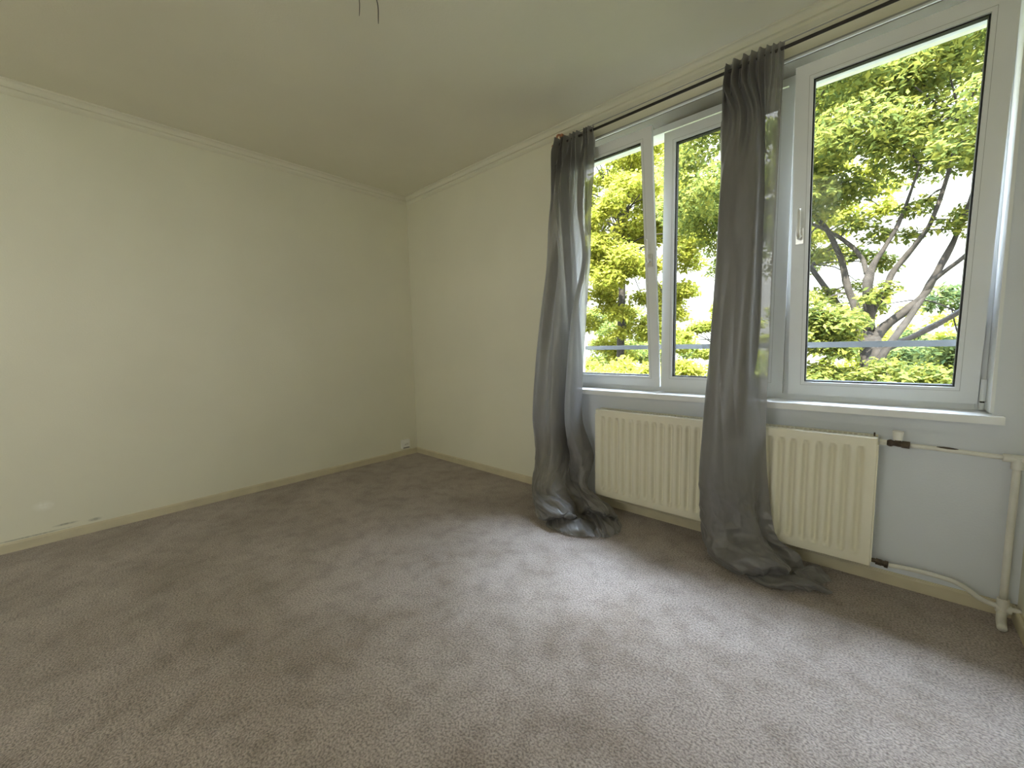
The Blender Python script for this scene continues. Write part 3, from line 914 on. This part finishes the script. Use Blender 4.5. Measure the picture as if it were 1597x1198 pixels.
# ---- right curtain
B = [
    (0.00, section(S_(2.424, 2.420, 2.905, 3.150, head, -0.100), 0.015, 20, 1.3, 0.5, 5)),
    (0.035, section(S_(2.39, 2.385, 2.905, 3.148, head, -0.103), 0.018, 20, 1.3, 0.5, 5)),
    (0.10, section(S_(2.32, 2.31, 2.902, 3.150, head, -0.110), 0.021, 20, 1.2, 0.5, 5)),
    (0.28, section(S_(2.14, 2.12, 2.902, 3.148, [(0, .01), (.24, .03), (.72, .03), (.45, .04), (.0, .035), (.05, -.03), (.20, -.035), (.34, -.05), (.50, -.03), (.66, -.05), (.74, .015), (.84, -.015), (1.0, .0)], -0.12), 0.009, 20, 1.2, 0.5, 5)),
    (0.55, section(S_(1.86, 1.84, 2.904, 3.146, [(0, .01), (.24, .03), (.76, .035), (.45, .05), (.02, .035), (.08, -.04), (.30, -.05), (.70, -.05), (.78, .02), (.86, .005), (1.0, .0)], -0.13), 0.003, 8)),
    (0.95, section(S_(1.46, 1.44, 2.902, 3.143, [(.02, .01), (.30, .03), (.80, .035), (.45, .05), (.0, .035), (.05, -.045), (.30, -.055), (.72, -.055), (.80, .01), (.86, .005), (1.0, .0)], -0.14))),
    (1.40, section(S_(1.01, 0.99, 2.894, 3.143, [(.04, .01), (.30, .03), (.78, .035), (.45, .05), (.0, .035), (.02, -.05), (.28, -.065), (.68, -.06), (.78, -.02), (.84, .005), (1.0, .0)], -0.15))),
    (1.75, section(S_(0.66, 0.64, 2.888, 3.146, [(.06, .01), (.30, .03), (.60, .035), (.40, .045), (.0, .02), (.0, -.06), (.24, -.085), (.55, -.07), (.76, -.05), (.92, -.01), (1.0, .02)], -0.18))),
    (2.05, section(S_(0.38, 0.36, 2.886, 3.165, [(.10, .01), (.34, .03), (.60, .035), (.40, .045), (.02, .02), (-.02, -.06), (.22, -.10), (.52, -.08), (.76, -.04), (.86, .02), (1.0, .04)], -0.19))),
    (2.28, section([(2.93, -.17, .16), (3.00, -.17, .16), (3.08, -.175, .17), (3.03, -.17, .15), (2.92, -.17, .15), (2.895, -.26, .15), (2.95, -.325, .15), (3.06, -.30, .17), (3.14, -.25, .19), (3.13, -.17, .18), (3.20, -.165, .17)])),
    (2.40, section([(2.96, -.15, .06), (3.06, -.16, .07), (3.16, -.16, .07), (3.10, -.16, .05), (2.95, -.17, .05), (2.93, -.28, .05), (3.00, -.355, .065), (3.10, -.36, .12), (3.20, -.29, .13), (3.17, -.18, .11), (3.24, -.165, .12)])),
    (2.50, section([(3.02, -.14, .02), (3.10, -.10, .05), (3.20, -.10, .04), (3.14, -.13, .02), (3.00, -.22, .01), (2.99, -.31, .012), (3.08, -.385, .025), (3.18, -.385, .075), (3.27, -.31, .09), (3.23, -.20, .06), (3.30, -.165, .09)])),
    (2.58, section([(3.04, -.16, .01), (3.12, -.12, .02), (3.20, -.13, .015), (3.16, -.17, .01), (3.05, -.25, .008), (3.06, -.30, .008), (3.13, -.335, .012), (3.21, -.32, .03), (3.28, -.27, .035), (3.26, -.20, .02), (3.32, -.15, .03)])),
    (2.68, section([(3.10, -.15, .006), (3.17, -.12, .02), (3.26, -.12, .01), (3.22, -.17, .008), (3.11, -.28, .006), (3.13, -.345, .006), (3.20, -.385, .015), (3.28, -.36, .04), (3.35, -.30, .045), (3.31, -.20, .02), (3.37, -.13, .05)])),
    (2.78, section([(3.14, -.17, .005), (3.21, -.14, .012), (3.29, -.15, .006), (3.27, -.21, .006), (3.21, -.30, .006), (3.23, -.345, .005), (3.30, -.345, .008), (3.37, -.315, .012), (3.43, -.275, .010), (3.38, -.23, .006), (3.42, -.17, .010)])),
]
c2 = curtain('curtain', B, 280, 420, (0.0030, 0.028), 4.0)
tag(c2, 'grey curtain in front of the radiator, hanging between the middle and right window lights', 'curtain', 'grey curtains hanging from the rod')

# ------------------------------------------------------------------ wall socket and ceiling wire with shadow strand
so = thing('wall_socket', (0.0, -0.150, 0.115), 'small white surface socket low on the left wall by the corner', 'socket')
boxes('housing', [(0.0, 0.032, -0.193, -0.109, 0.076, 0.162)], M_socket, so, bevel=0.005, segs=3)
bm = bmesh.new()
cyl(bm, (0.0322, -0.151, 0.119), (0.0345, -0.151, 0.117), 0.026, n=28)
fc = new_obj('face_plate', bm, M_socket, so, bevel=0.0008)
bm = bmesh.new()
for dy in (-0.0095, 0.0095):
    cyl(bm, (0.0346, -0.151 + dy, 0.119), (0.0353, -0.151 + dy, 0.119), 0.005, n=12)
box(bm, 0.0321, 0.0330, -0.186, -0.116, 0.080, 0.087)
new_obj('pin_hole', bm, M_dark, so)

w1 = bmesh.new()
tube(w1, [(1.945, -1.445, 2.552), (1.930, -1.440, 2.530), (1.950, -1.420, 2.508), (1.938, -1.400, 2.488), (1.912, -1.385, 2.462), (1.902, -1.380, 2.448)], [0.0016, 0.0018, 0.0022, 0.0022, 0.002, 0.0012], n=8, per=6)
tag(new_obj('ceiling_wire', w1, M_wire, smooth=True), 'longer dark kinked wire end hanging from the ceiling at the top edge', 'wire', 'bare wire ends on the ceiling')
wire_shadow = bmesh.new()  # thin dark strand modelled in place of the longer wire's shadow
tube(wire_shadow, [(1.850, -1.435, 2.552), (1.846, -1.430, 2.530), (1.834, -1.425, 2.512), (1.820, -1.420, 2.500)], [0.0014, 0.0016, 0.0016, 0.001], n=8, per=6)
tag(new_obj('ceiling_wire', wire_shadow, M_wire, smooth=True), 'shorter thin strand standing for the shadow of the longer wire on the ceiling', 'wire', 'bare wire ends on the ceiling')

# ------------------------------------------------------------------ outdoors
GZ = -3.4
struct(boxes('ground', [(-45, 45, -45, 70, GZ - 0.2, GZ)], M_ground), 'grassy ground outside below the window', 'ground')
struct(boxes('wall_outer', [(-T, XR + T, WT, WT + 0.29, GZ, -0.21)], M_outer), 'outer wall of the building below the window', 'wall')

def leaves_mesh(name, centres, radii, counts, size, m, parent, seed, flat=0.55, droop=0.4):
    """leafy clumps: every leaf a folded pointed blade of two faces"""
    r = np.random.default_rng(seed)
    Ps, Vs = [], []
    for c, rd, n in zip(centres, radii, counts):
        d = r.normal(0, 1, (n, 3))
        d /= np.linalg.norm(d, axis=1, keepdims=True)
        rr = r.random((n, 1)) ** 0.45
        off = d * rr * np.array([rd, rd, rd * flat])
        off[:, 2] -= droop * (off[:, 0] ** 2 + off[:, 1] ** 2) / max(rd, 1e-3) * 0.6
        Ps.append(np.array(c) + off)
    P = np.concatenate(Ps)
    n = len(P)
    L = size * (0.6 + 0.8 * r.random((n, 1)))
    ax = r.normal(0, 1, (n, 3))
    ax[:, 2] = ax[:, 2] * 0.45 - 0.35
    ax /= np.linalg.norm(ax, axis=1, keepdims=True)
    up_ = r.normal(0, 0.55, (n, 3)) + np.array([0, 0, 1.0])
    sd = np.cross(ax, up_)
    sd /= np.linalg.norm(sd, axis=1, keepdims=True)
    nn = np.cross(sd, ax)
    a = P
    b = P + ax * L * 0.45 + sd * L * 0.24 + nn * L * 0.06
    c = P + ax * L + nn * L * -0.08
    d = P + ax * L * 0.45 - sd * L * 0.24 + nn * L * 0.06
    V = np.stack([a, b, c, d], 1).reshape(-1, 3)
    me = bpy.data.meshes.new(name)
    me.vertices.add(4 * n)
    me.vertices.foreach_set('co', V.astype(np.float32).ravel())
    k = np.arange(n) * 4
    tri = np.stack([k, k + 1, k + 2, k, k + 2, k + 3], 1).ravel()
    me.loops.add(6 * n)
    me.loops.foreach_set('vertex_index', tri.astype(np.int32))
    me.polygons.add(2 * n)
    me.polygons.foreach_set('loop_start', (np.arange(2 * n) * 3).astype(np.int32))
    me.update(calc_edges=True)
    me.validate()
    me.materials.append(m)
    o = bpy.data.objects.new(name, me)
    COL.objects.link(o)
    o.parent = parent
    o.matrix_parent_inverse = parent.matrix_basis.inverted()
    return o

def twigs(bm, a, b, n, r, rs):
    """thin branchlets from a towards b"""
    a, b = Vector(a), Vector(b)
    mid = a.lerp(b, 0.5) + Vector((rs.uniform(-.1, .1), rs.uniform(-.1, .1), rs.uniform(0, .15))) * (b - a).length
    tube(bm, [a, mid, b], [r, r * 0.7, r * 0.3], n=6, per=4)

# ---- big old tree right in front of the right-hand window
Y5 = 5.0
tree = thing('tree', (3.5, Y5, GZ), 'large spreading tree with several bare grey limbs outside the right window light', 'tree')
TR = [[(3.62, Y5, GZ - 0.05), (3.58, Y5, -2.0), (3.54, Y5, -0.6), (3.50, Y5, 0.3), (3.46, Y5, 0.78), (3.42, Y5, 1.10)], [0.24, 0.18, 0.15, 0.14, 0.13, 0.09]]
bm = bmesh.new()
tube(bm, TR[0], TR[1], n=18, wob=0.35)
new_obj('trunk', bm, M_bark, tree, smooth=True)
LIMBS = [
    ([(3.40, 5.0, 1.05), (3.41, 5.0, 1.43), (3.52, 5.0, 1.66), (3.59, 5.0, 1.92), (3.71, 4.98, 2.13), (3.80, 4.95, 2.27), (3.92, 4.9, 2.52), (4.02, 4.9, 3.0), (4.10, 4.9, 3.6)], [.10, .085, .075, .065, .06, .055, .045, .035, .02]),
    ([(3.42, 5.0, 0.95), (3.53, 5.0, 1.21), (3.76, 5.0, 1.45), (3.90, 5.0, 1.62), (3.99, 5.0, 1.85), (4.06, 5.0, 2.05), (4.15, 5.1, 2.32), (4.24, 5.1, 2.7), (4.4, 5.2, 3.5)], [.12, .10, .085, .08, .07, .06, .05, .04, .02]),
    ([(3.90, 5.0, 1.64), (3.96, 4.95, 1.76), (4.06, 4.9, 1.88), (4.20, 4.85, 2.02), (4.40, 4.8, 2.25), (4.75, 4.8, 2.8)], [.055, .05, .045, .04, .03, .015]),
    ([(3.46, 4.9, 0.62), (3.62, 4.85, 1.02), (3.77, 4.9, 1.31), (3.90, 5.0, 1.60)], [.10, .08, .07, .06]),
    ([(3.38, 5.0, 0.98), (3.28, 5.05, 1.25), (3.24, 5.1, 1.51), (3.14, 5.1, 1.83), (3.07, 5.1, 2.16), (2.89, 5.1, 2.63), (2.66, 5.1, 3.0), (2.40, 5.1, 3.6)], [.12, .10, .09, .08, .07, .06, .04, .02]),
    ([(3.41, 5.0, 1.20), (3.38, 4.95, 1.55), (3.36, 4.9, 1.80), (3.40, 4.9, 2.05), (3.50, 4.9, 2.25), (3.64, 4.9, 2.60), (3.78, 4.9, 3.2)], [.11, .10, .11, .07, .05, .04, .02]),
    ([(3.34, 4.92, 1.95), (3.28, 4.95, 2.17), (3.13, 4.95, 2.39), (2.93, 4.95, 2.58), (2.62, 4.9, 2.80), (2.2, 4.9, 3.1)], [.05, .05, .05, .04, .03, .012]),
    ([(3.44, 5.0, 0.98), (3.25, 4.9, 1.08), (3.02, 4.8, 1.14), (2.78, 4.7, 1.28), (2.4, 4.6, 1.45)], [.05, .04, .03, .02, .01]),
    ([(3.50, 5.1, 0.9), (4.0, 5.6, 1.2), (4.6, 6.1, 1.7), (5.2, 6.4, 2.6)], [.09, .07, .05, .02]),
    ([(3.42, 5.1, 1.0), (2.9, 5.6, 1.8), (2.3, 6.0, 2.8), (1.6, 6.2, 3.8)], [.09, .07, .05, .02]),
]
for P_, R_ in LIMBS:
    bm = bmesh.new()
    tube(bm, P_, [r * 0.55 for r in R_], n=12, wob=0.3)
    new_obj('branch', bm, M_bark, tree, smooth=True)
rs = random.Random(5)
cent, rad_, cnt = [], [], []
def clump(x, y, z, r, dens=1.0):
    cent.append((x, y, z)); rad_.append(r); cnt.append(int(7600 * r * r * dens))
# upper crown
for k in range(95):
    x = rs.uniform(1.0, 6.4); y = rs.uniform(4.0, 6.6); z = rs.uniform(2.45, 5.8)
    if 2.5 < x < 4.6 and z < 3.05:
        z += 0.8
    clump(x, y, z, rs.uniform(0.35, 0.6), 0.55)
# sparse ring where the limbs show
for k in range(30):
    x = rs.uniform(2.2, 4.8); y = rs.uniform(4.6, 6.2); z = rs.uniform(1.4, 2.9)
    clump(x, y, z, rs.uniform(0.14, 0.27), 0.5)
# low boughs
for k in range(34):
    x = rs.uniform(2.0, 4.2); y = rs.uniform(3.9, 5.0); z = rs.uniform(0.15, 0.72)
    clump(x, y, z, rs.uniform(0.22, 0.40), 0.7)
for k in range(12):
    x = rs.uniform(2.4, 3.3); y = rs.uniform(4.0, 4.6); z = rs.uniform(0.95, 1.55)
    clump(x, y, z, rs.uniform(0.2, 0.34), 0.7)
bm = bmesh.new()
tips = [q for p, _ in LIMBS for q in catmull(p, 4)[6:]]
for c in cent:
    t = min(tips, key=lambda q: (q - Vector(c)).length)
    if (t - Vector(c)).length < 1.6 and c[2] > 0.8:
        twigs(bm, t, c, 1, 0.012, rs)
new_obj('twigs', bm, M_bark, tree)['kind'] = 'stuff'
leaves_mesh('foliage', cent, rad_, cnt, 0.080, M_leaf, tree, 3)

def bg_tree(x, y, h, crown_r, zc, leafm, label, n_cl, seed, size=0.12, dens=0.5, zr=None, group='trees standing beyond the big tree'):
    t = thing('tree', (x, y, GZ), label, 'tree', group)
    rs = random.Random(seed)
    bm = bmesh.new()
    tube(bm, [(x, y, GZ - 0.05), (x + rs.uniform(-.1, .1), y, GZ + 1.5), (x + rs.uniform(-.2, .2), y, zc), (x + rs.uniform(-.3, .3), y, zc + h * 0.35)], [0.16, 0.12, 0.09, 0.03], n=10, wob=0.3)
    top = Vector((x, y, zc))
    new_obj('trunk', bm, M_bark, t, smooth=True)
    cc, rr, nn = [], [], []
    bm = bmesh.new()
    for k in range(n_cl):
        while True:
            d = Vector((rs.uniform(-1, 1), rs.uniform(-1, 1), rs.uniform(-1, 1)))
            if d.length <= 1:
                break
        c = Vector((x + d.x * crown_r, y + d.y * crown_r, zc + d.z * (zr or h * 0.5)))
        r = rs.uniform(0.3, 0.6) * crown_r * 0.42
        cc.append(tuple(c)); rr.append(r); nn.append(int(5200 * r * r * dens * (0.105 / size) ** 1.2))
        if k % 2 == 0:
            twigs(bm, top + Vector((0, 0, rs.uniform(-.5, .3) * h * 0.4)), c, 1, 0.022, rs)
    new_obj('branch', bm, M_bark, t)
    leaves_mesh('foliage', cc, rr, nn, size, leafm, t, seed)
    return t

bg_tree(-2.4, 9.1, 5.4, 2.45, 4.5, M_leaf_y, 'tall yellow-green tree filling the upper left window light', 120, 21, 0.13, 0.6, zr=3.9)
bg_tree(2.0, 9.4, 4.2, 1.7, 4.6, M_leaf_y, 'bright leafy tree crown high up behind the right-hand curtain', 40, 22, 0.12, 0.5, zr=1.9)
bg_tree(-5.2, 14.5, 4.0, 3.0, 0.6, M_leaf, 'rounded green tree behind the rail at the far left', 50, 23, 0.15, 0.5, zr=2.4)
bg_tree(-1.0, 14.0, 3.4, 1.9, 0.9, M_leaf_y, 'small round bright tree low in the middle window light', 44, 24, 0.14, 0.6, zr=1.6)
bg_tree(5.3, 9.9, 3.6, 2.1, 0.3, M_leaf_d, 'dark green tree low at the right edge of the right light', 55, 25, 0.12, 0.6, zr=1.9)
bg_tree(3.2, 14.4, 3.6, 2.2, 0.8, M_leaf_y, 'pale yellow-green tree seen between the limbs of the big tree', 44, 26, 0.14, 0.5, zr=1.7)

# ---- hedge below the rail
hd = thing('hedge', (-1.0, 5.6, GZ), 'long leafy hedge below the rail in the left and middle lights', 'hedge')
rs = random.Random(9)
cc, rr, nn = [], [], []
for k in range(110):
    cc.append((rs.uniform(-3.6, 1.2), rs.uniform(5.0, 6.1), rs.uniform(-0.5, 0.60))); rr.append(rs.uniform(0.3, 0.5)); nn.append(int(2400 * rr[-1] ** 2))
leaves_mesh('foliage', cc, rr, nn, 0.11, M_leaf_y, hd, 31)
bm = bmesh.new()
for k in range(7):
    x = -3.4 + k * 0.72
    tube(bm, [(x, 5.6, GZ - 0.05), (x + rs.uniform(-.1, .1), 5.6, -1.6), (x + rs.uniform(-.2, .2), 5.5, 0.1)], [0.05, 0.04, 0.015], n=8)
new_obj('stem', bm, M_bark, hd, smooth=True)
